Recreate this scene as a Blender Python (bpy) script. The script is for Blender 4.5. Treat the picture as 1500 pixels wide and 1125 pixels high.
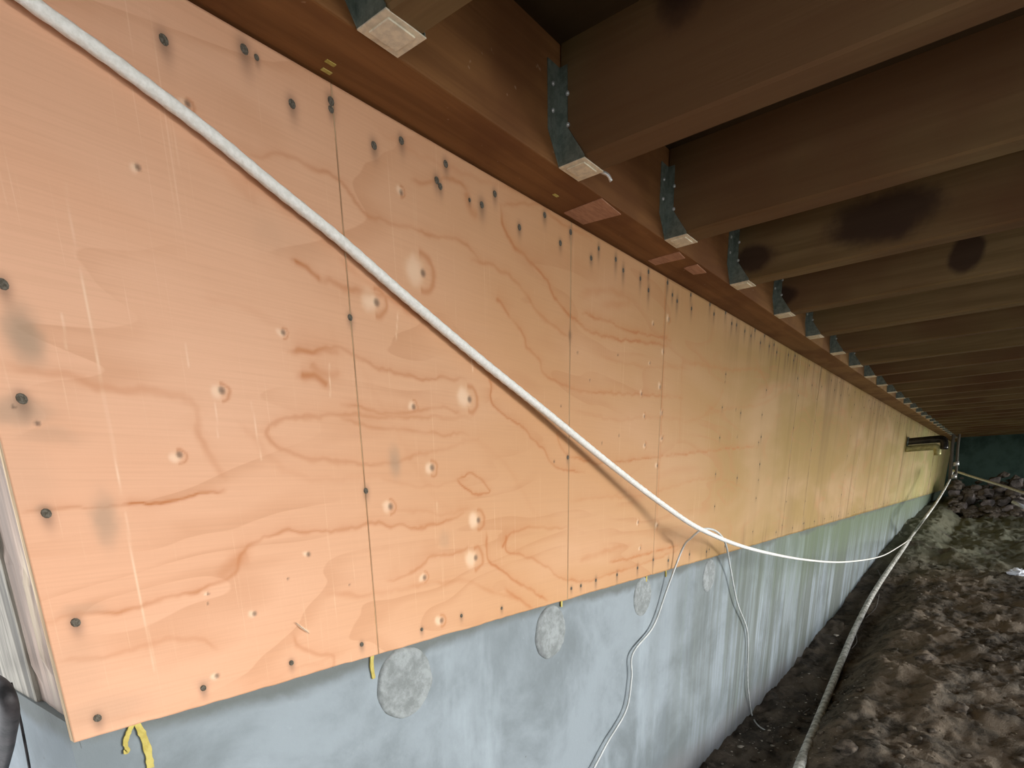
import bpy, bmesh, math, random
import numpy as np
from mathutils import Vector, Matrix, noise

for o in list(bpy.data.objects): bpy.data.objects.remove(o, do_unlink=True)
scn = bpy.context.scene
COL = scn.collection
random.seed(4)
rng = np.random.default_rng(7)

# ------------------------------------------------------------------ camera
F, CX, CY = 884.06, 715.39, 980.47            # focal length and principal point, px of the 1500x1125 frame
R = np.array([[0.6304158762702861, -0.7757527740267872, -0.02799029360531434],
              [-0.24093471025710267, -0.1612639549287987, -0.9570498431294204],
              [0.737920245243138, 0.6100832487705812, -0.2885691272985381]])
cam_d = bpy.data.cameras.new('camera'); cam = bpy.data.objects.new('camera', cam_d); COL.objects.link(cam)
cam.matrix_world = Matrix([[R[0][k], -R[1][k], -R[2][k], 0] for k in range(3)] + [[0, 0, 0, 1]])
cam_d.sensor_fit = 'HORIZONTAL'; cam_d.sensor_width = 36; cam_d.lens = F / 1500 * 36
cam_d.shift_x = (750 - CX) / 1500; cam_d.shift_y = (CY - 562.5) / 1500
cam_d.clip_start = .02; cam_d.clip_end = 200
scn.camera = cam

# ------------------------------------------------------------------ light: overcast daylight through the open sides
SKY = 2.75
world = bpy.data.worlds.new('world'); scn.world = world; world.use_nodes = True
bg = world.node_tree.nodes['Background']; bg.inputs[0].default_value = (.95, .97, 1.0, 1); bg.inputs[1].default_value = SKY
sun_d = bpy.data.lights.new('sun', 'SUN'); sun_d.energy = 3.5; sun_d.angle = math.radians(24); sun_d.color = (1, .97, .92)
sun = bpy.data.objects.new('sun', sun_d); COL.objects.link(sun)
sun.rotation_euler = Vector((-.42, 1.0, -.03)).to_track_quat('-Z', 'Y').to_euler()
scn.view_settings.view_transform = 'Standard'; scn.view_settings.look = 'None'
scn.view_settings.exposure = 0.0; scn.view_settings.gamma = 1; scn.view_settings.use_curve_mapping = False

# ------------------------------------------------------------------ main dimensions (metres, lens at the origin)
YW = 1.0816      # front of the plywood
YC = 1.101       # front of the concrete
ZT = .7275       # top of plywood, underside of beam and joists
ZB = -.3714      # bottom of plywood
BF = .9441       # room face of the beam
XH = .8944       # first hanger
SP = .6096       # joist spacing
JT = .084         # joist thickness
X0 = .266        # near end of the wall
XE = 13.6        # far end

def ray(u, v): return R.T @ np.array([(u - CX) / F, (v - CY) / F, 1.0])
def onwall(u, v, y=YW):
    r = ray(u, v); return r * (y / r[1])
def onx(u, v, x):
    r = ray(u, v); return r * (x / r[0])
def onz(u, v, z):
    r = ray(u, v); return r * (z / r[2])
def smooth(pts, n=8):
    P = np.array(pts, float); P = np.vstack([2 * P[0] - P[1], P, 2 * P[-1] - P[-2]]); out = []
    for i in range(1, len(P) - 2):
        a, b, c, d = P[i - 1], P[i], P[i + 1], P[i + 2]
        for k in range(n):
            t = k / n
            out.append(.5 * ((2 * b) + (c - a) * t + (2 * a - 5 * b + 4 * c - d) * t * t + (3 * b - a - 3 * c + d) * t ** 3))
    out.append(P[-2]); return np.array(out)

# ------------------------------------------------------------------ object helpers
def link(name, me, mat=None, parent=None, **props):
    o = bpy.data.objects.new(name, me); COL.objects.link(o)
    if me is not None and mat is not None and not me.materials: me.materials.append(mat)
    if parent: o.parent = parent
    for k, v in props.items(): o[k] = v
    return o
def mesh(verts, faces, smoothed=False):
    me = bpy.data.meshes.new('mesh'); me.from_pydata([tuple(map(float, v)) for v in verts], [], faces); me.update()
    if smoothed: me.shade_smooth()
    return me
def bm_mesh(bm, smoothed=False):
    me = bpy.data.meshes.new('mesh'); bmesh.ops.recalc_face_normals(bm, faces=bm.faces); bm.to_mesh(me); bm.free()
    if smoothed: me.shade_smooth()
    return me
def box(x0, x1, y0, y1, z0, z1, bevel=0):
    bm = bmesh.new(); bmesh.ops.create_cube(bm, size=1)
    for v in bm.verts: v.co = Vector(((x0 + x1) / 2 + v.co.x * (x1 - x0), (y0 + y1) / 2 + v.co.y * (y1 - y0), (z0 + z1) / 2 + v.co.z * (z1 - z0)))
    if bevel: bmesh.ops.bevel(bm, geom=list(bm.edges), offset=bevel, segments=2, affect='EDGES', profile=.6)
    return bm_mesh(bm)
def prism(poly, axis, a, b, bevel=0):
    """poly: 2D points; extruded along axis between a and b"""
    def P(p, t): return {'x': (t, p[0], p[1]), 'y': (p[0], t, p[1]), 'z': (p[0], p[1], t)}[axis]
    n = len(poly); vs = [P(p, a) for p in poly] + [P(p, b) for p in poly]
    bm = bmesh.new(); V = [bm.verts.new(v) for v in vs]
    bm.faces.new(V[:n]); bm.faces.new(V[n:][::-1])
    for i in range(n): bm.faces.new([V[i], V[(i + 1) % n], V[n + (i + 1) % n], V[n + i]])
    if bevel: bmesh.ops.bevel(bm, geom=list(bm.edges), offset=bevel, segments=1, affect='EDGES')
    return bm_mesh(bm)
def tube(pts, rad, seg=10, strands=0, lay=0, amp=.08, caps=True, wob=0):
    """a round tube along pts; with strands > 0 the skin is twisted like laid rope"""
    P = np.array(pts, float); n = len(P); rad = np.broadcast_to(np.array(rad, float), (n,))
    T = np.gradient(P, axis=0); T /= np.linalg.norm(T, axis=1)[:, None]
    U = np.cross(T[0], (0, 0, 1.)); U /= np.linalg.norm(U); s = 0; vs = []; fs = []
    for i in range(n):
        U = U - T[i] * (U @ T[i]); U /= np.linalg.norm(U); W = np.cross(T[i], U)
        if i: s += np.linalg.norm(P[i] - P[i - 1])
        for k in range(seg):
            a = 2 * math.pi * k / seg
            r = rad[i] * (1 + (amp * math.cos(strands * a + s * lay) if strands else 0))
            if wob: r *= 1 + wob * noise.noise(Vector((s * 14, a, 3)))
            vs.append(P[i] + (U * math.cos(a) + W * math.sin(a)) * r)
    for i in range(n - 1):
        for k in range(seg):
            k2 = (k + 1) % seg; fs.append((i * seg + k, i * seg + k2, (i + 1) * seg + k2, (i + 1) * seg + k))
    if caps: fs += [tuple(range(seg))[::-1], tuple((n - 1) * seg + k for k in range(seg))]
    return mesh(vs, fs, True)
def resample(pts, step):
    P = np.array(pts, float); L = np.r_[0, np.cumsum(np.linalg.norm(np.diff(P, axis=0), axis=1))]
    t = np.linspace(0, L[-1], max(4, int(L[-1] / step)))
    return np.stack([np.interp(t, L, P[:, k]) for k in range(3)], 1)

# ------------------------------------------------------------------ material helpers
class M:
    def __init__(s, name, rough=.7, metal=0, spec=.35):
        s.m = bpy.data.materials.new(name); s.m.use_nodes = True; s.t = s.m.node_tree; s.N = s.t.nodes
        s.b = s.N['Principled BSDF']; s.b.inputs['Roughness'].default_value = rough; s.b.inputs['Metallic'].default_value = metal
        s.b.inputs['Specular IOR Level'].default_value = spec
        s.pos = s.N.new('ShaderNodeNewGeometry').outputs['Position']; s.oc = s.N.new('ShaderNodeTexCoord').outputs['Object']
    def L(s, a, b): s.t.links.new(a, b); return b
    def map(s, scale, src=None, loc=(0, 0, 0), rot=(0, 0, 0)):
        n = s.N.new('ShaderNodeMapping'); n.inputs['Scale'].default_value = scale; n.inputs['Location'].default_value = loc; n.inputs['Rotation'].default_value = rot
        s.L(src or s.pos, n.inputs[0]); return n.outputs[0]
    def noise(s, scale, vec, detail=4, rough=.55, dist=0):
        n = s.N.new('ShaderNodeTexNoise'); n.inputs['Scale'].default_value = scale; n.inputs['Detail'].default_value = detail
        n.inputs['Roughness'].default_value = rough; n.inputs['Distortion'].default_value = dist; s.L(vec, n.inputs['Vector']); return n.outputs[0]
    def ramp(s, fac, a, b, lo=0, hi=1):
        n = s.N.new('ShaderNodeMapRange'); n.interpolation_type = 'SMOOTHSTEP'
        for k, v in zip((1, 2, 3, 4), (a, b, lo, hi)): n.inputs[k].default_value = v
        s.L(fac, n.inputs[0]); return n.outputs[0]
    def mix(s, fac, a, b, mode='MIX'):
        n = s.N.new('ShaderNodeMix'); n.data_type = 'RGBA'; n.blend_type = mode
        for i, v in ((0, fac), (6, a), (7, b)):
            if isinstance(v, (int, float)): n.inputs[i].default_value = v
            elif isinstance(v, tuple): n.inputs[i].default_value = (*v, 1)
            else: s.L(v, n.inputs[i])
        return n.outputs[2]
    def math(s, op, a, b=0.0):
        n = s.N.new('ShaderNodeMath'); n.operation = op
        for i, v in ((0, a), (1, b)):
            if isinstance(v, (int, float)): n.inputs[i].default_value = v
            else: s.L(v, n.inputs[i])
        return n.outputs[0]
    def sep(s, src=None):
        n = s.N.new('ShaderNodeSeparateXYZ'); s.L(src or s.pos, n.inputs[0]); return n.outputs
    def attr(s, name):
        n = s.N.new('ShaderNodeAttribute'); n.attribute_name = name; return n.outputs[0]
    def blob(s, c, r, nz=None, soft=.5):
        """1 inside an ellipsoid about world point c, 0 outside"""
        n = s.N.new('ShaderNodeVectorMath'); n.operation = 'SUBTRACT'; s.L(s.pos, n.inputs[0]); n.inputs[1].default_value = c
        d = s.N.new('ShaderNodeVectorMath'); d.operation = 'DIVIDE'; s.L(n.outputs[0], d.inputs[0]); d.inputs[1].default_value = r
        l = s.N.new('ShaderNodeVectorMath'); l.operation = 'LENGTH'; s.L(d.outputs[0], l.inputs[0]); v = l.outputs['Value']
        if nz is not None: v = s.math('ADD', v, s.math('MULTIPLY', s.math('SUBTRACT', nz, .5), 1.2))
        return s.ramp(v, 1, 1 - soft)
    def color(s, c):
        if isinstance(c, tuple): s.b.inputs['Base Color'].default_value = (*c, 1)
        else: s.L(c, s.b.inputs['Base Color'])
        return s
    def bump(s, h, strength=.3, dist=.005):
        n = s.N.new('ShaderNodeBump'); n.inputs['Strength'].default_value = strength; n.inputs['Distance'].default_value = dist
        s.L(h, n.inputs['Height']); s.L(n.outputs[0], s.b.inputs['Normal']); return s

# ------------------------------------------------------------------ materials
def mat_plywood():
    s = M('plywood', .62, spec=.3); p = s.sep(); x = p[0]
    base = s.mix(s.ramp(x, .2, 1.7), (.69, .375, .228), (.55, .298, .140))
    base = s.mix(s.ramp(x, 1.5, 4.2), base, (.325, .21, .064))  # aged olive tone further along, with light falloff darkened into it
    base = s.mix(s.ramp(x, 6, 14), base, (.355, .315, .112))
    big = s.noise(1, s.map((.9, 1, 2.6)), 3, .5, .6)
    base = s.mix(s.ramp(big, .35, .75, 0, .28), base, (.78, .50, .35))
    # broad early-wood / late-wood bands running along the sheet
    field = s.noise(1, s.map((.75, 1, 3.4), loc=(3.1, 0, 1.7)), 2.5, .45, .5)
    w = s.math('FRACT', s.math('MULTIPLY', field, 9.0))
    band = s.math('MULTIPLY', s.ramp(w, .55, .97), s.ramp(w, 1, .975))
    patchy = s.ramp(s.noise(2.2, s.map((1, 1, 1.6))), .40, .62)
    base = s.mix(s.math('MULTIPLY', s.math('MULTIPLY', band, patchy), .32), base, (.44, .19, .075))
    # fine rays
    fine = s.noise(1, s.map((4, 1, 260)), 3, .6)
    base = s.mix(s.ramp(fine, .35, .75, 0, .10), base, (.36, .19, .09))
    # lathe-check marks: thin vertical pale and dark ticks
    tick = s.noise(1, s.map((170, 1, 3.0)), 3, .6, .3)
    base = s.mix(s.ramp(tick, .62, .74, 0, .22), base, (.86, .62, .42))
    # brown runs of old water under the beam, further along the wall
    run = s.noise(1, s.map((5.2, 1, .45), loc=(1, 0, 0)), 4, .6)
    far = s.ramp(x, 2.6, 6)
    base = s.mix(s.math('MULTIPLY', s.ramp(run, .50, .68), s.math('MULTIPLY', far, .60)), base, (.21, .125, .042))
    drip = s.noise(1, s.map((16, 1, 1.1)), 4, .7)
    zz = s.math('ADD', p[2], s.math('MULTIPLY', s.noise(1, s.map((9, 1, 0)), 2), .35))
    low = s.math('ADD', s.ramp(zz, .62, .90), s.ramp(zz, -.03, -.24))
    base = s.mix(s.math('MULTIPLY', s.math('MULTIPLY', s.ramp(drip, .50, .60), low), s.ramp(x, 2.2, 4.5, 0, .55)), base, (.14, .075, .025))
    base = s.mix(s.ramp(s.noise(1, s.map((.5, 1, 1.3))), .5, .7, 0, .35), base, s.mix(s.ramp(x, 5, 12), base, (.36, .37, .15)))
    # marks copied to their own places on the sheets
    base = s.mix(s.math('MULTIPLY', s.attr('pale'), .75), base, (.86, .66, .47))
    base = s.mix(s.math('MULTIPLY', s.attr('grain'), 1.0), base, (.43, .145, .036))
    base = s.mix(s.math('MULTIPLY', s.attr('smudge'), .80), base, (.24, .195, .135))
    base = s.mix(s.attr('pit'), base, (.09, .055, .035))
    s.color(base)
    h = s.math('ADD', s.math('MULTIPLY', fine, .5), s.math('MULTIPLY', tick, .7))
    return s.bump(h, .12, .002).m
def mat_ply_edge():
    s = M('plywood_edge', .8); z = s.noise(1, s.map((1, 260, 9)), 3)
    return s.color(s.mix(s.ramp(z, .4, .6), (.50, .34, .20), (.72, .56, .36))).bump(z, .4, .002).m
def mat_beam():
    s = M('beam_wood', .75, spec=.2)
    g = s.noise(1, s.map((1.3, 26, 26)), 5, .6, .5); b = s.noise(2.6, s.map((1, 1.8, 1)), 4)
    c = s.mix(s.ramp(g, .3, .7), (.165, .070, .022), (.245, .112, .038))
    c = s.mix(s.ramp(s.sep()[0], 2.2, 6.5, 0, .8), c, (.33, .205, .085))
    c = s.mix(s.ramp(b, .42, .62, 0, .55), c, (.12, .044, .015))
    c = s.mix(s.ramp(s.noise(40, s.map((1, 1, 1)), 2), .72, .78, 0, .35), c, (.5, .36, .24))
    return s.color(c).bump(g, .3, .004).m
def mat_joist():
    s = M('joist_wood', .72, spec=.25)
    nz = s.noise(4.5, s.map((1, 1, 1)), 5, .6)
    g = s.noise(1, s.map((24, 1.5, 30)), 5, .6, .4)
    c = s.mix(s.ramp(g, .3, .72), (.120, .078, .029), (.180, .120, .052))
    c = s.mix(s.ramp(s.noise(1.6, s.map((1.5, .8, 1)), 3), .40, .66, 0, .75), c, (.095, .040, .015))
    # old water marks at their own places
    for cen, r in (((2.70, .47, .83), (.12, .19, .10)), ((2.70, .86, .80), (.12, .11, .06)), ((3.30, .93, .80), (.1, .09, .05)),
                   ((3.30, .25, .83), (.1, .06, .08)), ((1.45, .66, 1.02), (.12, .09, .14))):
        c = s.mix(s.math('MULTIPLY', s.blob(cen, r, nz, .45), .85), c, (.022, .009, .005))
    return s.color(c).bump(g, .35, .004).m
def mat_deck():
    s = M('subfloor_wood', .85, spec=.15); g = s.noise(1, s.map((20, 2, 20)), 4)
    return s.color(s.mix(g, (.035, .022, .010), (.07, .045, .022))).bump(g, .3, .004).m
def mat_metal(name, a, b, metal=.35, rough=.45):
    s = M(name, rough, metal, .5); n = s.noise(55, s.map((1, 1, 1)), 4, .7)
    n2 = s.noise(9, s.map((1, 1, 1)), 3)
    c = s.mix(s.ramp(n, .35, .65), a, b); c = s.mix(s.ramp(n2, .5, .75, 0, .5), c, tuple(v * .55 for v in a))
    return s.color(c).bump(n, .15, .001).m
def mat_concrete():
    s = M('foundation_concrete', .8, spec=.3); p = s.sep(); x = p[0]
    n1 = s.noise(2.3, s.map((1, 1, 1)), 6, .62, .3); n2 = s.noise(1, s.map((3.2, 3.2, .8)), 5, .65); n3 = s.noise(38, s.map((1, 1, 1)), 4, .7)
    c = s.mix(s.ramp(n1, .36, .64), (.17, .20, .215), (.27, .315, .345))
    c = s.mix(s.ramp(n2, .52, .72, 0, .65), c, (.36, .42, .46))
    c = s.mix(s.ramp(n3, .62, .8, 0, .25), c, (.44, .50, .53))
    # damp runs and algae towards the far end
    st = s.noise(1, s.map((7, 7, .28)), 5, .7)
    c = s.mix(s.math('MULTIPLY', s.ramp(st, .40, .60), s.ramp(x, 1.9, 4.2, 0, .85)), c, (.11, .125, .105))
    st2 = s.noise(1, s.map((11, 11, .5), loc=(5, 0, 2)), 4, .6)
    c = s.mix(s.math('MULTIPLY', s.ramp(st2, .56, .70), s.ramp(x, 2, 4, 0, .4)), c, (.25, .31, .29))
    z2 = s.math('ADD', p[2], s.math('MULTIPLY', st2, .6))
    c = s.mix(s.math('MULTIPLY', s.ramp(z2, -.70, -.05), s.ramp(x, 2.8, 6, .0, .8)), c, (.12, .16, .085))
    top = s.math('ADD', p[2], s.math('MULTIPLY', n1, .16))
    c = s.mix(s.ramp(top, -.335, -.295, 0, .8), c, (.10, .11, .10))  # stained band under the plywood edge, with the edge's shadow painted in
    pit = s.ramp(s.noise(30, s.map((1, 1, 1)), 1, .5), .79, .83)
    c = s.mix(pit, c, (.12, .12, .12))
    c = s.mix(s.ramp(s.math('ADD', p[2], s.math('MULTIPLY', n1, .2)), -1.22, -1.42, 0, .5), c, (.30, .29, .30))
    return s.color(c).bump(s.math('SUBTRACT', s.math('ADD', n3, n1), pit), .25, .006).m
def mat_grout():
    s = M('grout', .85); n = s.noise(26, s.map((1, 1, 1)), 5, .7); b = s.noise(7, s.map((1, 1, 1)), 3)
    c = s.mix(s.ramp(n, .35, .65), (.19, .21, .21), (.31, .34, .345)); c = s.mix(s.ramp(b, .58, .7, 0, .5), c, (.13, .14, .15))
    return s.color(c).bump(n, .5, .006).m
def mat_stud():
    s = M('weathered_stud', .8); n = s.noise(1, s.map((50, 40, 2.2)), 5, .65, .4); b = s.noise(1, s.map((9, 16, 2.4)), 4, .6)
    c = s.mix(s.ramp(n, .35, .65), (.30, .23, .19), (.54, .41, .33)); c = s.mix(s.ramp(b, .45, .62, 0, .75), c, (.25, .20, .17))
    c = s.mix(s.ramp(b, .44, .34, 0, .7), c, (.66, .55, .40))
    p = s.sep(); c = s.mix(s.ramp(s.math('ADD', p[2], s.math('MULTIPLY', b, .2)), -.15, -.28, 0, .7), c, (.24, .20, .18))
    return s.color(c).bump(s.math('ADD', n, b), .6, .005).m
def mat_board():
    s = M('whitened_board', .8); n = s.noise(1, s.map((40, 34, 3)), 5, .65, .4)
    c = s.mix(s.ramp(n, .35, .65), (.15, .14, .12), (.42, .39, .33))
    return s.color(c).bump(n, .5, .005).m
def mat_dirt():
    s = M('damp_dirt', .93, spec=.2); v = s.map((1, 1, 1)); p = s.sep()
    n1 = s.noise(2.1, v, 6, .65, .4); n2 = s.noise(13, v, 6, .72); n3 = s.noise(60, v, 4, .7)
    c = s.mix(s.ramp(n2, .36, .64), (.060, .052, .041), (.19, .160, .122))
    c = s.mix(s.ramp(n1, .44, .58, 0, .8), c, (.27, .215, .155))
    c = s.mix(s.ramp(n3, .64, .76, 0, .55), c, (.30, .26, .21))
    near = s.ramp(p[1], .55, .85)                    # trench along the footing, its shadow painted into the soil
    c = s.mix(s.math('MULTIPLY', near, .45), c, (.040, .032, .029))
    moss = s.math('MULTIPLY', s.ramp(p[0], 8, 10.5), s.ramp(n1, .3, .5))
    c = s.mix(s.math('MULTIPLY', moss, .65), c, (.19, .21, .14))
    return s.color(c).bump(s.math('ADD', s.math('ADD', n2, n1), s.math('MULTIPLY', n3, .3)), .9, .03).m
def mat_simple(name, a, b, scale=20, rough=.8, bump=.3, metal=0, stretch=(1, 1, 1), spec=.35):
    s = M(name, rough, metal, spec); n = s.noise(scale, s.map(stretch), 4, .65)
    return s.color(s.mix(s.ramp(n, .35, .65), a, b)).bump(n, bump, .003).m
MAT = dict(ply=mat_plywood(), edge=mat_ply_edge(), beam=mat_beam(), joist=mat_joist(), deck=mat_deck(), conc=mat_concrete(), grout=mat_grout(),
    stud=mat_stud(), board=mat_board(), dirt=mat_dirt(),
    galv=mat_metal('galvanised_steel', (.105, .130, .105), (.19, .22, .185)),
    seat=mat_metal('galvanised_seat_lit', (.60, .56, .44), (.78, .72, .56), .2, .5),  # same hanger steel, lightened to paint in light from below
    zinc=mat_metal('zinc_nail', (.45, .46, .45), (.66, .66, .64), .5, .35),
    nail=mat_simple('old_nail', (.07, .06, .045), (.15, .135, .11), 300, .8, .2, 0, (1, 1, 1), .1),
    gloss=mat_simple('dark_shiny_pipe', (.02, .018, .015), (.06, .055, .045), 9, .18, .2, .5),
    rope=mat_simple('white_rope', (.78, .78, .73), (.90, .90, .86), 120, .75, .5),
    wire=mat_simple('grey_white_wire', (.50, .53, .52), (.66, .69, .68), 14, .5, .1),
    dwire=mat_simple('soiled_wire', (.16, .15, .14), (.32, .30, .28), 20, .6, .1),
    pipe=mat_simple('soiled_white_pipe', (.36, .36, .31), (.86, .86, .80), 22, .6, .3),
    black=mat_simple('black_rubber', (.008, .008, .009), (.035, .03, .032), 30, .6, .5),
    yellow=mat_simple('yellow_crayon', (.42, .34, .08), (.52, .44, .13), 60, .8, .3),
    shim=mat_simple('fresh_wood', (.36, .18, .105), (.47, .25, .15), 1, .8, .3, 0, (20, 120, 20)),
    plate=mat_simple('plate_wood', (.06, .035, .02), (.11, .06, .035), 8),
    stone=mat_simple('rubble', (.07, .06, .055), (.26, .22, .20), 5, .9, .8),
    clod=mat_simple('clod', (.07, .057, .045), (.21, .17, .13), 26, .95, .9),
    chip=mat_simple('pale_chip', (.34, .30, .24), (.62, .56, .47), 30, .85, .4),
    sheet=mat_simple('crumpled_sheet', (.62, .66, .72), (.84, .87, .92), 16, .5, .3),
    backw=mat_simple('dark_block', (.034, .062, .050), (.070, .115, .092), 2.5, .95, .5),
    brass=mat_simple('yellowed_pipe', (.30, .28, .12), (.50, .47, .22), 14, .3, .2, .3))

# ------------------------------------------------------------------ the foundation wall (concrete) with everything nailed to it
NX = 90
def wavy(x, z): return .004 * noise.noise(Vector((x * 1.3, 0, z * 2)))
xs = np.r_[np.linspace(X0, 5, 60), np.linspace(5.2, 20, 40)]; zs = np.linspace(-2.1, ZB + .03, 22)
vs = [(x, YC + wavy(x, z), z) for z in zs for x in xs]; nx = len(xs); fs = []
for j in range(len(zs) - 1):
    for i in range(nx - 1): fs.append((j * nx + i, j * nx + i + 1, (j + 1) * nx + i + 1, (j + 1) * nx + i))
b0 = len(vs)
left = [j * nx for j in range(len(zs))]; top = [(len(zs) - 1) * nx + i for i in range(nx)]
vs += [(X0, YC + .6, z) for z in zs]; fs += [(left[j], left[j + 1], b0 + j + 1, b0 + j) for j in range(len(zs) - 1)]
b1 = len(vs); vs += [(x, YC + .6, zs[-1]) for x in xs]; fs += [(top[i], top[i + 1], b1 + i + 1, b1 + i) for i in range(nx - 1)]
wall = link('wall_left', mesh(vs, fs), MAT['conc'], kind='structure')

def wall_part(name, me, mat, parent=wall, **k): return link(name, me, mat, parent, **k)
# dark plate behind the plywood joint and the end stud
wall_part('top_plate', box(X0 + .02, 19.5, YW + .019, YC + .10, ZB + .04, ZT + .20), MAT['plate'])
bm = bmesh.new()     # weathered end stud: a split, worn post
zz = np.linspace(ZB - .02, ZT + .02, 40); ny = 9; V = []
for z in zz:
    row = []
    for k in range(ny):
        y = YW + .0185 + .20 * k / (ny - 1)
        x = X0 + .012 - .004 * noise.noise(Vector((y * 70, z * 3, 0))) - (.006 if k in (3, 6) else 0) * (noise.noise(Vector((y * 9, z * 4, 5))) > 0)
        row.append(bm.verts.new((x, y + (.010 * noise.noise(Vector((z * 5, 0, 1))) if k == ny - 1 else 0), z)))
    row.append(bm.verts.new((X0 + .06, YW + .0185 + .20, z))); V.append(row)
for j in range(len(zz) - 1):
    for k in range(ny): bm.faces.new([V[j][k], V[j + 1][k], V[j + 1][k + 1], V[j][k + 1]])
wall_part('end_stud', bm_mesh(bm), MAT['stud'], label='weathered pinkish grey end stud beside the plywood')
wall_part('weathered_board', box(X0 + .004, X0 + .05, YC + .16, YC + .60, -2.1, ZT, .006), MAT['board'], label='grey whitened upright board at the wall end')

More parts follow.
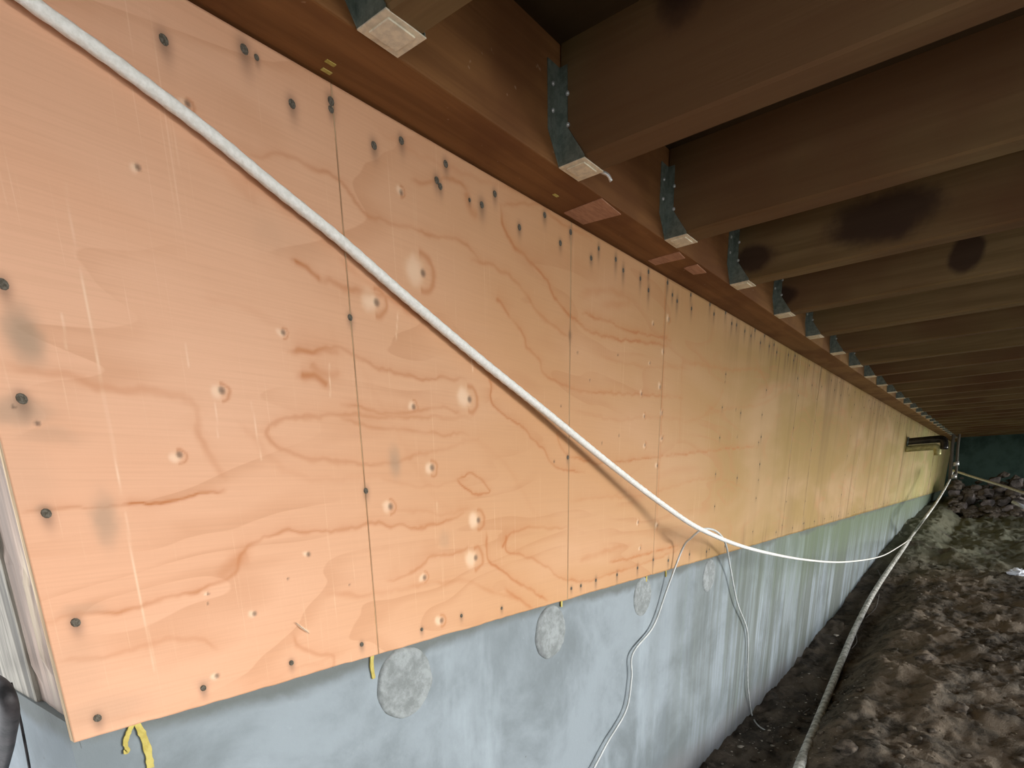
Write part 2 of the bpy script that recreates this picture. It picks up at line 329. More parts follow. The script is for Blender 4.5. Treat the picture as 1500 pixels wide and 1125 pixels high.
# plywood marks, given as points of the photograph and laid on the sheet in metres
def G(pts, w, s=1.0, fade=4.0, ch=0): return (pts, w, s, fade, ch)
LINES = [
 G([(30,747),(90,745),(143,742),(180,737)], 3, .45), G([(180,737),(213,738),(240,731),(290,724),(330,720)], 3.5, .95, 3),
 G([(0,532),(60,543),(143,563),(233,575),(283,590),(292,635),(318,682),(333,702)], 9, .34, 3),
 G([(500,592),(583,605),(650,598),(673,606)], 4, .45), G([(690,612),(600,612),(500,607),(430,612),(392,630),(397,650),(430,666),(480,675),(560,678),(700,642)], 5, .42, 3),
 G([(500,614),(593,632),(687,637)], 4, .4), G([(350,620),(420,690),(500,700),(600,690)], 8, .12),
 G([(427,515),(460,513),(500,520)], 6, .5), G([(440,548),(462,552),(480,566)], 9, .75, 2), G([(455,530),(470,545),(500,550)], 10, .4),
 G([(430,382),(446,388),(458,398),(468,405)], 5, .9, 2), G([(468,405),(500,420),(560,434),(600,455),(650,485),(690,515),(715,545)], 6, .45),
 G([(715,545),(720,565),(720,590),(733,604),(767,628),(793,655),(810,680),(833,690),(857,693)], 3, .7, 5),
 G([(420,515),(500,512),(553,538),(607,553),(650,555),(682,556)], 4, .55),
 G([(727,438),(736,446),(747,465)], 4, .9), G([(747,465),(767,488),(773,512),(790,525),(797,548),(833,567),(867,575),(933,578),(1000,583)], 3, .60, 4),
 G([(690,380),(733,395),(767,425),(783,452),(817,482),(836,493)], 4, .48), G([(733,303),(738,333),(753,360),(777,382),(800,408),(813,438),(833,460),(863,485),(900,496),(950,502),(977,508)], 3.5, .75, 4),
 G([(853,460),(883,468),(927,485),(983,498)], 2.5, .75), G([(850,432),(880,425),(915,432),(918,445),(880,448)], 8, .30),
 G([(370,227),(433,233),(467,250),(500,263),(527,303),(553,323),(600,333),(640,347),(677,353),(700,378)], 4, .50, 3),
 G([(733,303),(760,297),(793,300),(810,317),(833,333),(867,350)], 3, .45), G([(603,267),(633,267),(660,263),(683,278)], 4, .5), G([(683,283),(687,300),(700,317)], 9, .55, 1),
 G([(833,668),(867,677),(900,677),(950,670),(1000,665),(1060,658),(1110,655)], 2.2, .75), G([(815,632),(820,652),(833,668)], 3, .5),
 G([(670,702),(687,693),(703,702),(717,718),(700,725),(677,712),(670,702)], 3, .8, 2), G([(690,640),(740,680),(790,760)], 8, .10),
 G([(67,910),(180,893),(260,873),(320,853),(343,838),(357,807),(393,783),(433,777),(500,777),(553,768),(617,772),(660,760),(680,752)], 4.5, .62, 4),
 G([(318,845),(345,822),(362,812)], 12, .45, 1), G([(83,967),(140,962),(207,947),(283,935),(320,952)], 6, .30),
 G([(430,927),(437,947),(473,957),(490,963),(483,980),(463,983)], 5, .42), G([(567,852),(617,830),(633,817),(677,807),(687,800)], 3.5, .6),
 G([(480,868),(540,872),(600,860),(680,850),(720,865),(770,880)], 6, .3),
 G([(713,780),(713,803),(717,823),(740,840),(767,857),(783,868),(803,880)], 3.5, .85, 3), G([(740,862),(760,878),(780,890)], 5, .6),
 G([(833,772),(783,773),(753,778),(742,791),(743,807),(767,813),(800,830),(820,847),(850,851),(867,850),(917,833),(967,817),(1000,800)], 3, .62, 4),
 G([(893,823),(933,815),(993,800)], 2.5, .8), G([(850,820),(870,812),(930,795)], 7, .35), G([(735,800),(740,793),(742,785)], 4, .8),
 G([(1000,528),(1067,542),(1110,542),(1127,575)], 3, .35), G([(1030,610),(1050,590),(1060,570)], 3, .25), G([(835,600),(900,615),(950,610),(1000,615)], 3, .2),
 G([(835,735),(880,728),(940,725),(1040,700),(1100,720)], 3, .28), G([(1000,620),(1060,600),(1120,590),(1160,560)], 3, .22), G([(880,520),(930,535),(1010,540)], 3, .25),
 G([(350,250),(400,290),(450,325),(490,360)], 12, .28, 2), G([(280,210),(330,250),(380,300)], 12, .14, 2), G([(500,380),(560,430),(640,480)], 8, .2),
 G([(360,1000),(420,985),(520,950)], 6, .12), G([(100,1060),(200,1050),(300,1040)], 8, .12), G([(300,440),(360,450),(420,480)], 10, .10),
 G([(555,190),(620,230),(700,262),(760,280)], 5, .2), G([(520,520),(640,730),(700,740)], 10, .08), G([(560,700),(620,712),(690,700)], 4, .2), G([(560,745),(640,752),(690,745)], 4, .2),
 G([(975,400),(972,520),(968,640),(962,760)], 3.2, .55, 1), G([(1000,520),(996,620),(995,660)], 2, .25),
 # faint upright tears and scratches (pale)
 G([(118,392),(127,445),(140,505),(147,555),(167,658),(177,725)], 1.4, .7, 1, 1), G([(183,750),(200,850),(217,930),(227,983)], 1.4, .7, 1, 1), G([(368,588),(383,675)], 1.2, .55, 1, 1),
 G([(272,502),(277,538)], 1.2, .6, 1, 1), G([(90,458),(98,512)], 1.2, .5, 1, 1), G([(315,588),(320,642)], 1.2, .5, 1, 1), G([(482,532),(484,582)], 1.3, .8, 1, 1), G([(583,455),(580,500)], 1.3, .5, 1, 1), G([(435,914),(444,920),(453,926)], 1.4, 1., 1, 1),
 G([(95,268),(105,330),(112,380)], 1.2, .35, 1, 1), G([(690,520),(693,545)], 1.6, .6, 1, 1), G([(640,735),(642,760)], 1.2, .4, 1, 1),
]
KNOTS = [(202,245,7),(275,152,8),(325,572,12),(263,666,10),(415,487,8),(552,443,19),(620,400,24),(606,596,9),(688,585,20),(633,685,12),(572,742,12),(701,762,17),(697,817,19),(622,846,10),
         (647,909,11),(452,812,8),(373,899,8),(318,990,8),(588,282,7),(957,475,4),(952,532,4),(940,577,5),(944,610,5),(945,652,5),(980,468,6),(972,515,5),(967,567,6),(970,605,6),(970,642,6),(963,682,6),
         (935,765,5),(963,770,6),(938,803,5),(305,870,3)]
SMUDGE = [(35,490,15,26,.8),(20,602,30,14,.6),(64,745,8,5,.3),(155,760,13,30,.6),(578,675,9,20,.55),(130,640,16,9,.0),(70,640,30,10,.25),(652,790,10,12,.25),(395,340,24,20,.15),(150,1045,55,22,.28),(110,985,30,50,.16),(40,700,26,40,.12),(420,330,60,30,.10),(125,895,22,8,.28),(300,1000,10,8,.2)]
PITS = [(20,596,2.5),(55,620,3),(305,884,1.5),(422,848,1.6),(512,857,1.4),(905,520,1.5),(864,557,1.5),(846,517,1.5),(822,595,1.5),(812,676,2),(907,638,1.5),(882,649,1.5),(1062,560,1.5),(1078,600,1.6),(1080,640,1.6),(1035,815,1.5)]
NAILS = [(4,416,8),(32,584,9),(68,752,8),(111,912,8),(143,1052,7),(298,1008,6),(427,971,5.5),(530,944,5),(618,922,4),(676,902,4),(735,891,3.5),
         (240,58,8),(358,72,9),(376,84,4),(428,152,7),(485,148,7),(485,160,5),(548,213,6.5),(588,206,6),(653,240,5.5),(640,264,6),(645,273,5),(706,300,7),(725,284,5),(688,293,3),(761,333,5),(798,315,5),(821,356,4.5),(836,340,5),
         (866,378,4.5),(877,364,3.5),(902,380,4),(913,396,4),(938,408,3.5),(950,398,3.5),(950,425,4),(978,414,4),(992,441,4),(985,432,3),(1012,432,3),(1013,452,3),(1040,446,3),(1046,460,3),(1063,458,3),(1072,474,3.5),(1079,476,2.6),
         (1091,485,3),(1100,492,2.6),(1106,484,3),(1114,502,3),(1120,492,3),(1127,507,3),(1134,505,2.6),(1138,516,3),(1155,520,3),(1165,521,2.8),
         (513,465,5.5),(536,719,6),(835,490,4),(832,670,4),(837,862,3.5),(851,858,3.5),(873,850,3.5),(904,842,3.2),(934,832,3.2),(957,820,3),(979,821,3.2),(1010,812,2.6),(1035,808,2.6),(1062,800,2.5),
         (1085,605,2),(1115,640,2),(1113,680,2),(1080,700,2)]
def wall_px(px): return np.array([onwall(u, v)[[0, 2]] for u, v in px])
def mpp(u, v): return np.linalg.norm(onwall(u, v)) / F          # metres per pixel across the line of sight
_lines = []
for pts, w, s, fade, ch in LINES:
    c = smooth([(u, v, 0) for u, v in pts], 6)[:, :2]
    _lines.append((wall_px(c), w * np.mean([mpp(u, v) for u, v in pts]) , s, fade, ch))
_knots = [(*onwall(u, v)[[0, 2]], r * mpp(u, v)) for u, v, r in KNOTS]
_pits = [(*onwall(u, v)[[0, 2]], r * mpp(u, v)) for u, v, r in PITS]
_smud = [(*onwall(u, v)[[0, 2]], a * mpp(u, v) * 1.15, b * mpp(u, v), s) for u, v, a, b, s in SMUDGE]
_nails = [(*onwall(u, v)[[0, 2]], r * mpp(u, v)) for u, v, r in NAILS]
# the rows of nails go on down the wall past where single ones can be read
xx = 4.25
while xx < 15:
    _nails.append((xx, ZT - .035 - .03 * rng.random(), .009)); _nails.append((xx + .05 + .1 * rng.random(), ZT - .09 - .06 * rng.random(), .009))
    _nails.append((xx + .1 * rng.random(), ZB + .035 + .02 * rng.random(), .009)); xx += .28 + .12 * rng.random()
for xb in (3.08, 3.75, 4.44, 4.97, 6.3):
    for z in np.arange(-.3, .65, .16): _nails.append((xb + .02 * rng.normal(), z + .02 * rng.normal(), .006))

def vnoise(x, z, k, seed):
    r = np.random.default_rng(seed).random((64, 64)); x = x * k; z = z * k
    xi = np.floor(x).astype(int); zi = np.floor(z).astype(int); fx = x - xi; fz = z - zi; fx = fx * fx * (3 - 2 * fx); fz = fz * fz * (3 - 2 * fz)
    g = lambda a, b: r[a % 64, b % 64]
    return (g(xi, zi) * (1 - fx) + g(xi + 1, zi) * fx) * (1 - fz) + (g(xi, zi + 1) * (1 - fx) + g(xi + 1, zi + 1) * fx) * fz
def fields(x, z):
    jx = x + .006 * (vnoise(x, z, 30, 1) - .5) + .004 * (vnoise(x, z, 90, 2) - .5); jz = z + .010 * (vnoise(x, z, 30, 3) - .5) + .004 * (vnoise(x, z, 90, 4) - .5)
    brk = .55 + .65 * vnoise(x, z, 22, 5)
    out = np.zeros((4, len(x)))
    for P, w, s, fade, ch in _lines:
        ax, az = (jx, jz) if ch == 0 else (x, z)
        m = 6 * w; sel = np.where((ax > P[:, 0].min() - m) & (ax < P[:, 0].max() + m) & (az > P[:, 1].min() - m) & (az < P[:, 1].max() + m))[0]
        if not len(sel): continue
        X, Z = ax[sel], az[sel]; best = np.full(len(sel), 9.); sg = np.ones(len(sel)); tt = np.zeros(len(sel)); n = len(P) - 1
        for i in range(n):
            d = P[i + 1] - P[i]; L = d @ d + 1e-12; t = np.clip(((X - P[i, 0]) * d[0] + (Z - P[i, 1]) * d[1]) / L, 0, 1)
            ex = X - P[i, 0] - t * d[0]; ez = Z - P[i, 1] - t * d[1]; D = np.hypot(ex, ez); k = D < best
            best[k] = D[k]; sg[k] = np.sign(ez[k] * d[0] - ex[k] * d[1]) * np.sign(d[0] + 1e-9); tt[k] = ((i + t[k]) / n)
        taper = np.clip(np.minimum(tt, 1 - tt) * 8 + .35, 0, 1)
        core = np.exp(-(best / (w * .62)) ** 2)
        soft = .42 * np.exp(-best / (w * max(fade, 1) * .55)) * (sg > 0) if ch == 0 else 0
        v = s * taper * np.maximum(core, soft) * (brk[sel] if ch == 0 else 1)
        out[ch][sel] = 1 - (1 - out[ch][sel]) * (1 - np.clip(v, 0, 1))
    for a, b, r in _knots:
        d = np.hypot(jx - a, jz - b); e = np.hypot(jx - a + .6 * r, jz - b)
        out[1] = np.maximum(out[1], .75 * np.exp(-(e / (r * .62)) ** 4) * (.6 + .4 * brk))
        out[0] = np.maximum(out[0], .55 * np.exp(-((d - r * .80) / (r * .16)) ** 2) * (x > a - .2 * r) * (r > .012))
        out[3] = np.maximum(out[3], .75 * np.exp(-(np.hypot(x - a, z - b) / min(.008, .30 * r + .0015)) ** 4))
    for a, b, r in _pits: out[3] = np.maximum(out[3], .8 * np.exp(-(np.hypot(x - a, z - b) / r) ** 4))
    for a, b, ra, rb, s in _smud: out[2] = np.maximum(out[2], s * np.exp(-(((jx - a) / ra) ** 2 + ((jz - b) / rb) ** 2) ** 1.5))
    for a, b, r in _nails:
        m = np.abs(x - a) < .06; m &= np.abs(z - b) < .09; i = np.where(m)[0]
        if len(i):
            dz = z[i] - b; lg = 2.0 + (1.4 if a > 1.9 else 0); out[3][i] = np.maximum(out[3][i], .62 * np.exp(-(((x[i] - a) / (r * .9)) ** 2 + (dz / np.where(dz < 0, r * lg, r * lg * .55)) ** 2)))
    return out
def panel(xa, xb, step, zj=0):
    ny = int((ZT - .004 - ZB) / step); nx = max(2, int((xb - xa) / step))
    X, Z = np.meshgrid(np.linspace(xa, xb, nx + 1), np.linspace(0, 1, ny + 1)); 
    edge = .0025 * (vnoise(X, X * 0, 8, 11) - .5) + .0018 * (vnoise(X, X * 0, 40, 12) - .5)
    Zl = ZB + edge + zj; Z = Zl + Z * (ZT - .004 - Zl)
    x, z = X.ravel(), Z.ravel(); y = YW + .0012 * (vnoise(x, z, 2, 9) - .5)
    f = fields(x, z)
    y = y + .0010 * f[3]                              # nail dimples and pits go in
    n = nx + 1; co = np.stack([x, y, z], 1)
    idx = np.arange((nx + 1) * (ny + 1)).reshape(ny + 1, nx + 1)
    q = np.stack([idx[:-1, :-1], idx[:-1, 1:], idx[1:, 1:], idx[1:, :-1]], -1).reshape(-1, 4)
    b = len(co); per = np.r_[idx[0, :], idx[1:, -1], idx[-1, -2::-1], idx[-2:0:-1, 0]]
    back = co[per].copy(); back[:, 1] = YW + .018; co = np.vstack([co, back]); m = len(per); k = np.arange(m); k2 = (k + 1) % m
    side = np.stack([per[k2], per[k], b + k, b + k2], 1); q = np.vstack([q, side])
    me = bpy.data.meshes.new('mesh'); me.vertices.add(len(co)); me.vertices.foreach_set('co', co.ravel().astype(np.float32))
    me.loops.add(q.size); me.loops.foreach_set('vertex_index', q.ravel().astype(np.int32)); me.polygons.add(len(q)); me.polygons.foreach_set('loop_start', np.arange(0, q.size, 4).astype(np.int32))
    mi = np.zeros(len(q), np.int32); mi[-m:] = 1; me.polygons.foreach_set('material_index', mi); me.update(calc_edges=True)
    for nm, ch in (('grain', 0), ('pale', 1), ('smudge', 2), ('pit', 3)):
        a = me.attributes.new(nm, 'FLOAT', 'POINT'); v = np.zeros(len(co), np.float32); v[:len(x)] = f[ch]; a.data.foreach_set('value', v)
    me.materials.append(MAT['ply']); me.materials.append(MAT['edge'])
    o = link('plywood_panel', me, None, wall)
    for a, c, r in _nails:
        if xa <= a < xb:
            h = link('nail', NAIL, MAT['nail'], o); rr = min(r, .0105)
            h.location = (a, YW + .0004, c); h.scale = (rr / .006 * .70, 1, rr / .006 * .70); h.rotation_euler = (0, rng.random() * 6, 0)
    return o
bm = bmesh.new()   # domed nail head, axis along -y
rings = [(.0060, 0), (.0056, -.0009), (.0038, -.0015)]; RV = [[bm.verts.new((r * math.cos(a), y, r * math.sin(a))) for a in [2 * math.pi * k / 10 for k in range(10)]] for r, y in rings]
for a, b in zip(RV, RV[1:]):
    for k in range(10): bm.faces.new([a[k], a[(k + 1) % 10], b[(k + 1) % 10], b[k]])
bm.faces.new(RV[-1]); NAIL = bm_mesh(bm)
g = .0015
SEAMS = [(X0, .9011 - .35 * g, .0030), (.9011 + g, 1.7411 - g, .0036), (1.7411 + g, 2.411 - .6 * g, .005), (2.411 + .6 * g, 4.411 - 2 * g, .008),
         (4.411 + 2 * g, 4.95 - 2 * g, .012), (4.95 + 2 * g, 6.85, .016), (6.856, 9.29, .025), (9.297, 11.73, .03), (11.737, 14.68, .04), (14.76, 19.0, .06)]
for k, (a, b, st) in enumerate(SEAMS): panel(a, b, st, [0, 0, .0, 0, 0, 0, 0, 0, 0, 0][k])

# grouted form-tie recesses
def patch(cx, cz, r, th, seed):
    bm = bmesh.new(); c = bm.verts.new((cx, YC - th * .7, cz)); N = 44; R_ = []
    for f, h in ((.35, 1.0), (.65, .7), (.86, 1.0), (.96, .95), (1.0, .1), (1.02, -.6)):
        R_.append([bm.verts.new((cx + r * f * math.cos(a) * (1 + .05 * noise.noise(Vector((math.cos(a) * 2, math.sin(a) * 2, seed)))),
            YC - th * h * (1 + .5 * noise.noise(Vector((math.cos(a) * f * 5, math.sin(a) * f * 5, seed + 4)))),
            cz + r * f * math.sin(a) * (1 + .05 * noise.noise(Vector((math.sin(a) * 3, math.cos(a) * 2, seed + 2)))))) for a in [2 * math.pi * k / N for k in range(N)]])
    for k in range(N): bm.faces.new([c, R_[0][k], R_[0][(k + 1) % N]])
    for a, b in zip(R_, R_[1:]):
        for k in range(N): bm.faces.new([a[k], b[k], b[(k + 1) % N], a[(k + 1) % N]])
    return bm_mesh(bm, True)
for u, v, r, th, lab in ((593, 1000, .094, .012, 'largest round grout patch, nearest the camera'), (806, 926, .090, .010, 'second round grout patch with a dark scrape'),
                         (941, 874, .082, .006, 'faint round grout patch behind the hanging wire'), (1038, 843, .085, .008, 'furthest pale round grout patch')):
    p = onwall(u, v, YC); wall_part('grout_patch', patch(p[0], min(p[2], ZB + .004 - r * .98), r, th * .6, u), MAT['grout'], label=lab)
def ribbon(px, w, y, th=.0012):
    P = np.array([onwall(u, v, y) for u, v in px]); P = smooth(P, 5); n = len(P); vs = []; fs = []
    for i in range(n):
        t = P[min(i + 1, n - 1)] - P[max(i - 1, 0)]; t = np.array([t[0], t[2]]); t /= np.linalg.norm(t); nrm = np.array([-t[1], t[0]])
        ww = w * (.8 + .5 * rng.random()) / 2
        for s_, dy in ((1, 0), (1, -th), (-1, -th), (-1, 0)): vs.append((P[i][0] + s_ * nrm[0] * ww, y + .003 + dy * 2.5, P[i][2] + s_ * nrm[1] * ww))
    for i in range(n - 1):
        for k in range(3): fs.append((i * 4 + k, i * 4 + k + 1, (i + 1) * 4 + k + 1, (i + 1) * 4 + k))
    return mesh(vs, fs)
for px, w in (([(546, 955), (545, 975), (548, 994)], .009), ([(196, 1058), (190, 1070), (184, 1088), (187, 1100), (181, 1102)], .007), ([(200, 1058), (210, 1078), (217, 1100), (221, 1125)], .011),
              ([(823, 875), (823, 889)], .009), ([(948, 838), (947, 852)], .010), ([(976, 828), (976, 845)], .010)):
    wall_part('paint_mark', ribbon(px, w, YC - .005), MAT['yellow'], label='yellow crayon mark on the concrete')

SKT = .40        # lower edge of the unseen skirts added to cut high light
# ------------------------------------------------------------------ beam, joists, hangers
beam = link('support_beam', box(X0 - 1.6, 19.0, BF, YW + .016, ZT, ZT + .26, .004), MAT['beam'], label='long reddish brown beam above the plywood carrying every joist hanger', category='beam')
for (xa, xb, ya, yb) in ((1.675, 1.80, .947, 1.068), (2.20, 2.27, .95, 1.06), (2.36, 2.47, .95, 1.0)):
    sk = (xb - xa) * .12; link('shim', prism([(xa, ya), (xb, ya + .008), (xb - sk, yb), (xa + sk * .4, yb)], 'z', ZT - .0022, ZT + .001), MAT['shim'], beam, label='pale pinkish scrap of wood on the beam underside')
for px in ((484, 92), (478, 104), (814, 286)):
    p = onz(*px, ZT); link('crayon_mark', box(p[0] - .010, p[0] + .010, p[1] - .004, p[1] + .004, ZT - .001, ZT + .001), MAT['yellow'], beam)
ORD = ['nearest', 'second', 'third', 'fourth', 'fifth', 'sixth', 'seventh', 'eighth', 'ninth', 'tenth', 'eleventh', 'twelfth', 'thirteenth', 'fourteenth', 'fifteenth', 'sixteenth', 'seventeenth', 'eighteenth', 'nineteenth', 'twentieth', 'twenty-first', 'twenty-second', 'twenty-third', 'twenty-fourth', 'twenty-fifth', 'twenty-sixth', 'twenty-seventh']
DET = {0: 'cut off by the top edge', 1: 'with the widest lit underside', 2: 'unstained', 3: 'with a big dark water stain', 4: 'with a small black spot on its side'}
def joist_mesh(seed):
    bm = bmesh.new(); c = .006; xs_ = [(-JT / 2 + c, 0), (JT / 2 - c, 0), (JT / 2, c), (JT / 2, .235), (-JT / 2, .235), (-JT / 2, c)]
    ys = np.linspace(-.004, -3.42, 30); V = []
    for y in ys:
        b = .004 * noise.noise(Vector((seed * 3.1, y * .7, 0))); V.append([bm.verts.new((x + b, y, z + (.003 * noise.noise(Vector((x * 9, y * 2.5, seed))) if z < .1 else 0))) for x, z in xs_])
    for a, b in zip(V, V[1:]):
        for k in range(6): bm.faces.new([a[k], a[(k + 1) % 6], b[(k + 1) % 6], b[k]])
    bm.faces.new(V[0]); bm.faces.new(V[-1][::-1]); return bm_mesh(bm)
JM = [joist_mesh(k) for k in range(4)]
t2 = .0022; H = JT / 2 + .001
def mirror(p): return [(-a, b) for a, b in p][::-1]
FL = [(-H, .0), (-H - .004, .004), (-H - .048, .060), (-H - .050, .19), (-H, .19)]
flange_m = prism(FL, 'y', -t2, 0); flange2_m = prism(mirror(FL), 'y', -t2, 0)
SD = [(0, 0), (-.070, 0), (-.070, .006), (-.024, .072), (-.022, .19), (0, .19)]
side_m = prism(SD, 'x', -H - t2, -H); side2_m = prism(SD, 'x', H, H + t2)
seat_m = box(-H - t2, H + t2, -.072, -.001, -t2, 0, .0006)
pad_m = box(-H + .012, H - .014, -.062, -.014, -t2 - .0028, -t2 + .0005, .0012)
bmn = bmesh.new(); bmesh.ops.create_uvsphere(bmn, u_segments=8, v_segments=5, radius=.0048); hn_m = bm_mesh(bmn, True)
def hanger(i):
    x = XH + i * SP; near = 'partly cut off by the top edge' if i == 0 else ('with a bent nail beside its seat' if i == 1 else 'holding the joist of that rank')
    e = link('joist_hanger', None, None, None, label=f'{ORD[i]} steel joist hanger from the camera, {near}', category='joist hanger', group='joist hangers along the beam')
    e.location = (x, BF - .0005, ZT)
    for nm, me, mt in (('flange', flange_m, 'galv'), ('flange', flange2_m, 'galv'), ('side_plate', side_m, 'galv'), ('side_plate', side2_m, 'galv'), ('seat', seat_m, 'seat')):
        link(nm, me, MAT[mt], e)
    if i < 6: link('seat_emboss', pad_m, MAT['seat'], e)
    if i < 8:
        for (px, py, pz) in ((-H - t2, -.026, .075), (-H - t2, -.024, .135), (-H - .030, -t2, .10), (-H - .030, -t2, .15)):
            h = link('nail', hn_m, MAT['zinc'], e); h.location = (px, py, pz)
for i in range(-2, 27):
    x = XH + i * SP
    if i < 0:
        o = link('floor_joist', JM[i % 4], MAT['joist'], None, label='dark floor joist overhead, ' + ('furthest' if i == -2 else 'just') + ' behind the camera', category='joist', group='floor joists'); o.location = (x, BF, ZT); continue
    o = link('floor_joist', JM[i % 4], MAT['joist'], None, label=f'{ORD[i]} dark brown floor joist from the camera' + (', ' + DET[i] if i in DET else ''), category='joist', group='floor joists')
    o.location = (x, BF, ZT); hanger(i)
nb = onx(897, 248, XH + SP + H + .012)
o = link('bent_nail', tube(smooth([(nb[0], BF - .06, ZT + .005), (nb[0] + .006, BF - .075, ZT - .004), (nb[0] + .015, BF - .080, ZT - .016)], 4), .004, 7), MAT['zinc'], None, label='bent nail sticking down beside the seat of the second hanger', category='nail')
link('light_skirt_right', box(X0 - 4.2, 21, -2.6, -2.5, SKT, ZT + .24), MAT['deck'], kind='structure')  # unseen skirt added so that light enters low
link('light_skirt_front', box(X0 - 4.25, X0 - 4.2, -2.6, YW + 2, SKT - .75, ZT + .24), MAT['deck'], kind='structure')  # second unseen skirt, added to keep light off the joist sides
link('ceiling', box(X0 - 4.25, 21, -2.6, YW + .3, ZT + .2352, ZT + .27), MAT['deck'], kind='structure')

# ------------------------------------------------------------------ ground
BX = [-4, 3.2, 4.86, 6.9, 9.5, 12.3, 16, 22]; BZ = [-1.60, -1.59, -1.53, -1.33, -1.0, -.72, -.58, -.5]
AX = [-4, 3, 7, 10, 14, 18, 22]; AZ = [-1.52, -1.46, -1.26, -1.04, -.84, -.78, -.72]
def hmul(x, y, z): return noise.noise(Vector((x, y, z)))
def ground(x, y, fine=True):
    a = float(np.interp(x, AX, AZ)); b = float(np.interp(x, BX, BZ)); t = min(1, max(0, (y - .45) / .35)); t = t * t * (3 - 2 * t)
    z = a * (1 - t) + b * t
    if y < -1.6: z -= (-1.6 - y) * .12  # unseen outer ground dropped away to let in light from lower angles
    z -= .05 * math.exp(-((y - .70) / .10) ** 2) * (x < 9)
    if fine:
        z += .07 * hmul(x * 1.1, y * 1.6, 3) * (1 - .5 * t)
        k = hmul(x * 3.2, y * 4.2, 9); z += .08 * max(0, k) * (1 - .55 * t) + .030 * hmul(x * 8, y * 10, 4) + .018 * hmul(x * 20, y * 24, 6)
    return z
gx = np.r_[np.linspace(-4, 2.2, 12), np.linspace(2.3, 7, 230), np.linspace(7.04, 13, 130), np.linspace(13.1, 21, 50)]
gy = np.r_[np.linspace(-9, -1.6, 14), np.linspace(-1.5, -.75, 10), np.linspace(-.72, 1.13, 92)]
nx = len(gx); vs = [(x, y, ground(x, y)) for y in gy for x in gx]
fs = [(j * nx + i, j * nx + i + 1, (j + 1) * nx + i + 1, (j + 1) * nx + i) for j in range(len(gy) - 1) for i in range(nx - 1)]
link('floor', mesh(vs, fs, True), MAT['dirt'], kind='structure')
def onground(u, v, lift=0.0, fine=False):
    r = ray(u, v); r = r / np.linalg.norm(r); t = 1.0
    while t < 22:
        p = r * t
        if p[2] < ground(p[0], p[1], fine) + lift: return p
        t += .01
    return p
# loose clods and chips strewn over the soil
def rock(bm, c, r, seed, flat=.7, sub=1):
    m = bmesh.ops.create_icosphere(bm, subdivisions=sub, radius=1)
    ax = Vector((rng.random() + .6, rng.random() + .6, flat * (rng.random() * .5 + .6))); rz = rng.random() * 6
    for v in m['verts']:
        d = v.co.normalized(); k = 1 + .45 * noise.noise(d * 1.4 + Vector((seed, 0, 0))) + .2 * noise.noise(d * 3.5 + Vector((0, seed, 0)))
        q = Vector((d.x * ax.x, d.y * ax.y, d.z * ax.z)) * k * r; q.rotate(Matrix.Rotation(rz, 3, 'Z')); v.co = Vector(c) + q
def scatter(name, n, rr, mat, label, xr, yr, seed, flat=.6, sub=1):
    bm = bmesh.new(); rg = np.random.default_rng(seed)
    for k in range(n):
        x = rg.uniform(*xr); y = rg.uniform(*yr); r = rr[0] + (rr[1] - rr[0]) * rg.random() ** 3
        rock(bm, (x, y, ground(x, y) + r * .15), r, k * 1.7 + seed, flat, sub)
    link(name, bm_mesh(bm, True), mat, None, label=label, category='soil', kind='stuff')
scatter('dirt_clods', 1400, (.006, .032), MAT['dirt'], 'loose brown clods of soil strewn over the crawl space ground', (2.6, 9.5), (-.75, 1.0), 3)
scatter('pale_chips', 260, (.003, .012), MAT['chip'], 'small pale stone and wood chips scattered along the footing', (2.7, 5.2), (.5, 1.06), 5, .4, 1)
for k, (u, v, r, lab) in enumerate(((1240, 1098, .060, 'pale brown clod just right of the white pipe at the bottom edge'), (1085, 1095, .018, 'small stone below the loop of thin wire'),
        (1355, 965, .060, 'long light brown clod in the middle of the bare soil'), (1405, 1040, .05, 'lumpy clod near the lower right corner'), (1450, 965, .06, 'dark clod left of the right photo edge'),
        (1225, 931, .014, 'upper small pale pebble left of the white pipe'), (1218, 943, .013, 'lower small pale pebble left of the white pipe'), (1364, 1072, .035, 'flat pale clod near the bottom edge'))):
    p = onground(u, v, .0, True); bm = bmesh.new(); rock(bm, (0, 0, 0), r, u * .37, .6, 3)
    o = link('clod' if r > .02 else 'pebble', bm_mesh(bm, True), MAT['clod' if r > .02 else 'chip'], None, label=lab, category='clod' if r > .02 else 'pebble'); o.location = (p[0], p[1], p[2] + r * .2)

# ------------------------------------------------------------------ far end
link('wall_back', box(19.0, 19.2, -7, YW + .3, -1.2, ZT + .2), MAT['backw'], kind='structure')
g_ = 'rubble stones along the far wall'
stones = [(1338, 740, .14), (1398, 722, .13), (1418, 732, .15), (1444, 722, .16), (1447, 738, .14), (1466, 716, .14), (1468, 735, .16), (1484, 722, .15), (1493, 737, .15), (1489, 708, .12), (1430, 716, .11), (1456, 706, .12), (1476, 745, .10), (1410, 742, .1)]
where = ['under the near end of the dark trench', 'leftmost of the far pile', 'second from the left in the far pile', 'grey upright stone left of the pile centre', 'below the pile centre', 'in the top row of the pile', 'in the middle of the pile', 'reddish, right half of the pile', 'lowest at the right photo edge', 'topmost at the right photo edge', 'small, top left of the pile', 'small, on top of the pile centre', 'small, lowest in the pile', 'small, at the foot of the pile']
for k, (u, v, r) in enumerate(stones):
    if k == 0: continue
    bm = bmesh.new(); rock(bm, (0, 0, 0), r, k * 3.3, .9, 2)
    for vv in bm.verts: vv.co = Vector([max(-.8 * r, min(.8 * r, c)) for c in vv.co])
    p = onx(u, v, 15.6 + .03 * (735 - v)); o = link('rubble_stone', bm_mesh(bm), MAT['stone'], None, label='pinkish grey rubble stone, ' + where[k], category='stone', group=g_); o.location = p
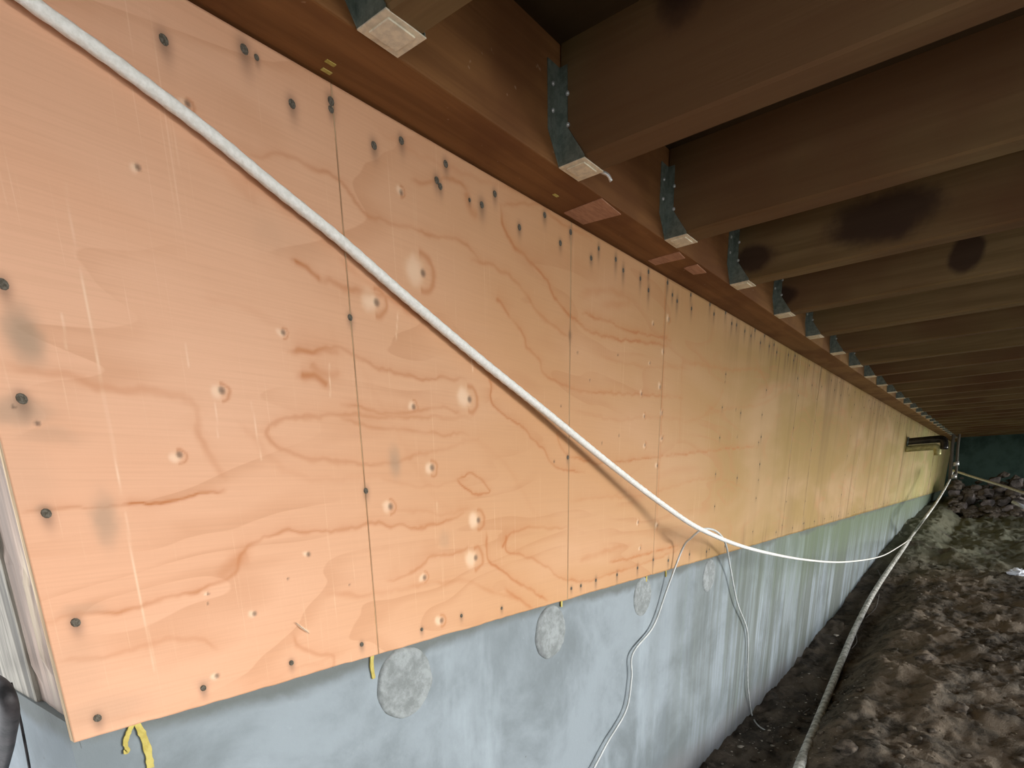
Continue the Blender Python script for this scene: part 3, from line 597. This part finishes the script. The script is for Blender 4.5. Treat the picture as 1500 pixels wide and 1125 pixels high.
# rubble bank under the pile
bm = bmesh.new()
for k in range(420):
    x = rng.uniform(14.9, 17.0); y = rng.uniform(-1.4, .75); r = rng.uniform(.04, .12); rock(bm, (x, y, ground(x, y) + rng.random() * .62 * max(0, (x - 14.9) / 1.7)), r, k, .8, 1)
link('rubble_bank', bm_mesh(bm), MAT['clod'], None, label='low dark bank of broken rubble under the far stones', category='rubble', kind='stuff')
# two insulated pipes leaving the wall near its far end and turning down
e = link('wall_pipes', None, None, None, label='pair of dark shiny pipes leaving the plywood at its far end and turning down', category='pipe')
PX = 10.3
def pz(v): return onwall(1328, v)[2]
za, zb_ = pz(647), pz(658)
def pipe_run(z, L, drop, r, m, dx):
    P = [(PX + dx, YW - .0, z), (PX + dx, YW - L * .7, z + .01), (PX + dx, YW - L * .93, z - .0), (PX + dx, YW - L, z - .07), (PX + dx, YW - L, z - drop)]
    link('pipe', tube(resample(smooth(P, 8), .02), r, 12, caps=True), MAT[m], e)
pipe_run(za, .42, .12, .045, 'gloss', 0); pipe_run(zb_, .36, .10, .042, 'brass', 0)
link('wall_flange', tube([(PX, YW - .002, za), (PX, YW - .02, za)], .060, 16), MAT['galv'], e)
link('end_collar', tube([(PX, YW - .42, za - .10), (PX, YW - .42, za - .13)], .056, 14), MAT['zinc'], e)
for yy, r in ((.49, .020), (.55, .016)): link('riser', tube(resample([(PX + .1, YW - yy, za + .06), (PX + .1, YW - yy - .01, za - .1), (PX + .1, YW - yy - .05, za - .50)], .05), r, 10), MAT['nail'], e)
for z in (za - .28, za - .44): link('clamp', tube([(PX + .1, YW - .57, z), (PX + .1, YW - .58, z - .05)], .032, 12), MAT['zinc'], e)

# white sheet scrap and stick
def crumple(c, r, seed):
    bm = bmesh.new(); bmesh.ops.create_icosphere(bm, subdivisions=3, radius=1)
    for v in bm.verts:
        d = v.co.normalized(); k = .7 + .8 * abs(noise.noise(d * 2.6 + Vector((seed, 1, 1)))) + .3 * noise.noise(d * 7 + Vector((1, seed, 1))); v.co = Vector((d.x * 1.0, d.y * 1.3, d.z * .75)) * k * r
    return bm_mesh(bm)
p = onground(1485, 846); o = link('crumpled_sheet', crumple(p, .075, 4), MAT['sheet'], None, label='bright white crumpled plastic scrap on the soil at the right edge', category='litter'); o.location = (p[0], p[1], p[2] + .05)
p1 = onx(1484, 735, 12); p2 = onx(1502, 744, 11.8); link('white_stick', tube([p1, p2], .025, 8), MAT['sheet'], None, label='short white stick poking in at the right edge by the rubble', category='stick')

# ------------------------------------------------------------------ long pipe on the ground
PP = [onground(u, v, .03) for u, v in [(1150, 1190), (1170, 1125), (1200, 1050), (1233, 967), (1253, 920), (1277, 873), (1300, 837), (1327, 798), (1340, 779)]]
PP += [onx(1354, 760, 10.2), onx(1371, 737, 11.2), onx(1384, 716, 12.0), onx(1392, 701, 12.5), onx(1396, 689, 12.9)]
rad = np.interp(np.linspace(0, 1, 400), [0, .55, .72, 1], [.028, .026, .019, .013])
Ps = smooth(PP, 10); Ps = np.stack([np.interp(np.linspace(0, 1, 400), np.r_[0, np.cumsum(np.linalg.norm(np.diff(Ps, axis=0), axis=1))] / np.linalg.norm(np.diff(Ps, axis=0), axis=1).sum(), Ps[:, k]) for k in range(3)], 1)
link('long_pipe', tube(Ps, rad, 14, wob=.05), MAT['pipe'], None, label='long soiled white pipe snaking over the soil towards the far end', category='pipe')
q = onx(1396, 689, 12.9)
link('far_line', tube(smooth([q, onx(1430, 700, 11.5), onx(1470, 712, 10.2), onx(1506, 724, 9.2)], 8), .016, 8), MAT['wire'], None, label='thin pale line slanting from the far corner to the right edge', category='cord')

# ------------------------------------------------------------------ white laid rope hung along the wall
RP = [(-40, -62, .984), (40, 0, .984), (160, 85, .985), (300, 190, .985), (400, 272, .985), (500, 353, .985), (600, 440, .984), (700, 524, .981), (800, 604, .972), (900, 685, .952), (975, 742, .915), (1030, 777, .86),
      (1100, 804, .82), (1180, 820, .78), (1240, 823, .745), (1290, 815, .72), (1318, 800, .70)]
P = [onwall(u, v) * k for u, v, k in RP]; P.append(onground(1331, 791, .05))
P = smooth(P, 30); near = resample(P, .004); 
rr = np.interp(near[:, 0], [.3, 1.2, 2.2, 3.0, 4, 6], [.0094, .0106, .0100, .0082, .0062, .0052])
link('white_rope', tube(near, rr, 12, strands=6, lay=-190, amp=.045), MAT['rope'], None, label='thick white twisted rope running diagonally across the plywood', category='rope')

# ------------------------------------------------------------------ thin wire looped over the rope
W = [(855, 1150, .985), (870, 1125, .985), (890, 1087, .985), (917, 1040, .985), (925, 993, .985), (927, 957, .985), (957, 917, .985), (977, 863, .98), (1000, 803, .95), (1012, 788, .89), (1030, 775, .845), (1050, 779, .85),
     (1063, 797, .92), (1070, 833, .97), (1080, 883, .98), (1095, 927, .985), (1095, 983, .985), (1096, 1012, .982)]
P = [onwall(u, v, YC) * k for u, v, k in W]
gpt = [onground(u, v, .008) for u, v in ((1101, 1045), (1110, 1062), (1125, 1072), (1150, 1060), (1187, 1037), (1197, 1017))]
P = smooth(P + gpt[:3], 12); link('thin_wire', tube(P, .0046, 8), MAT['wire'], None, label='thin pale wire looped over the rope and hanging to the ground', category='wire')
P2 = smooth(gpt[2:], 8); link('wire_tail', tube(P2, .0038, 8), MAT['dwire'], bpy.data.objects['thin_wire'], label='soiled end of the wire on the soil')
# thin root-like wires lying beside the pipe
for k, px in enumerate(([(1283, 830), (1290, 845), (1285, 860)], [(1288, 870), (1283, 890), (1268, 905)], [(1253, 925), (1255, 940), (1248, 950)])):
    P = smooth([onground(u, v, .012) for u, v in px], 6)
    link('stray_wire', tube(P, .0035, 6), MAT['dwire'], None, label=('upper', 'middle', 'lower')[k] + ' thin stray wire curling out beside the long pipe', category='wire')

# ------------------------------------------------------------------ black hose at the near end of the wall
HX = .20
P = [onx(u, v, HX) for u, v in ((-60, 1000), (-20, 995), (4, 1008), (14, 1035), (12, 1070), (4, 1110), (-10, 1160))]
link('black_hose', tube(resample(smooth(P, 10), .004), .012, 14, wob=.06), MAT['black'], None, label='black rubber hose bending down at the lower left corner', category='hose')
P = [onx(u, v, HX + .03) for u, v in ((16, 1000), (24, 1030), (33, 1070), (44, 1130), (50, 1180))]
link('black_cable', tube(smooth(P, 8), .0022, 8), MAT['black'], None, label='thin black cable beside the hose at the lower left corner', category='cable')
# splinter sticking off the first sheet
a, b = onwall(433, 912) , onwall(453, 928)
link('splinter', tube([a * .997, (a + b) / 2 * .994, b * .997], [.0006, .0011, .0004], 5), MAT['chip'], None, label='tiny pale splinter on the near plywood sheet', category='splinter')
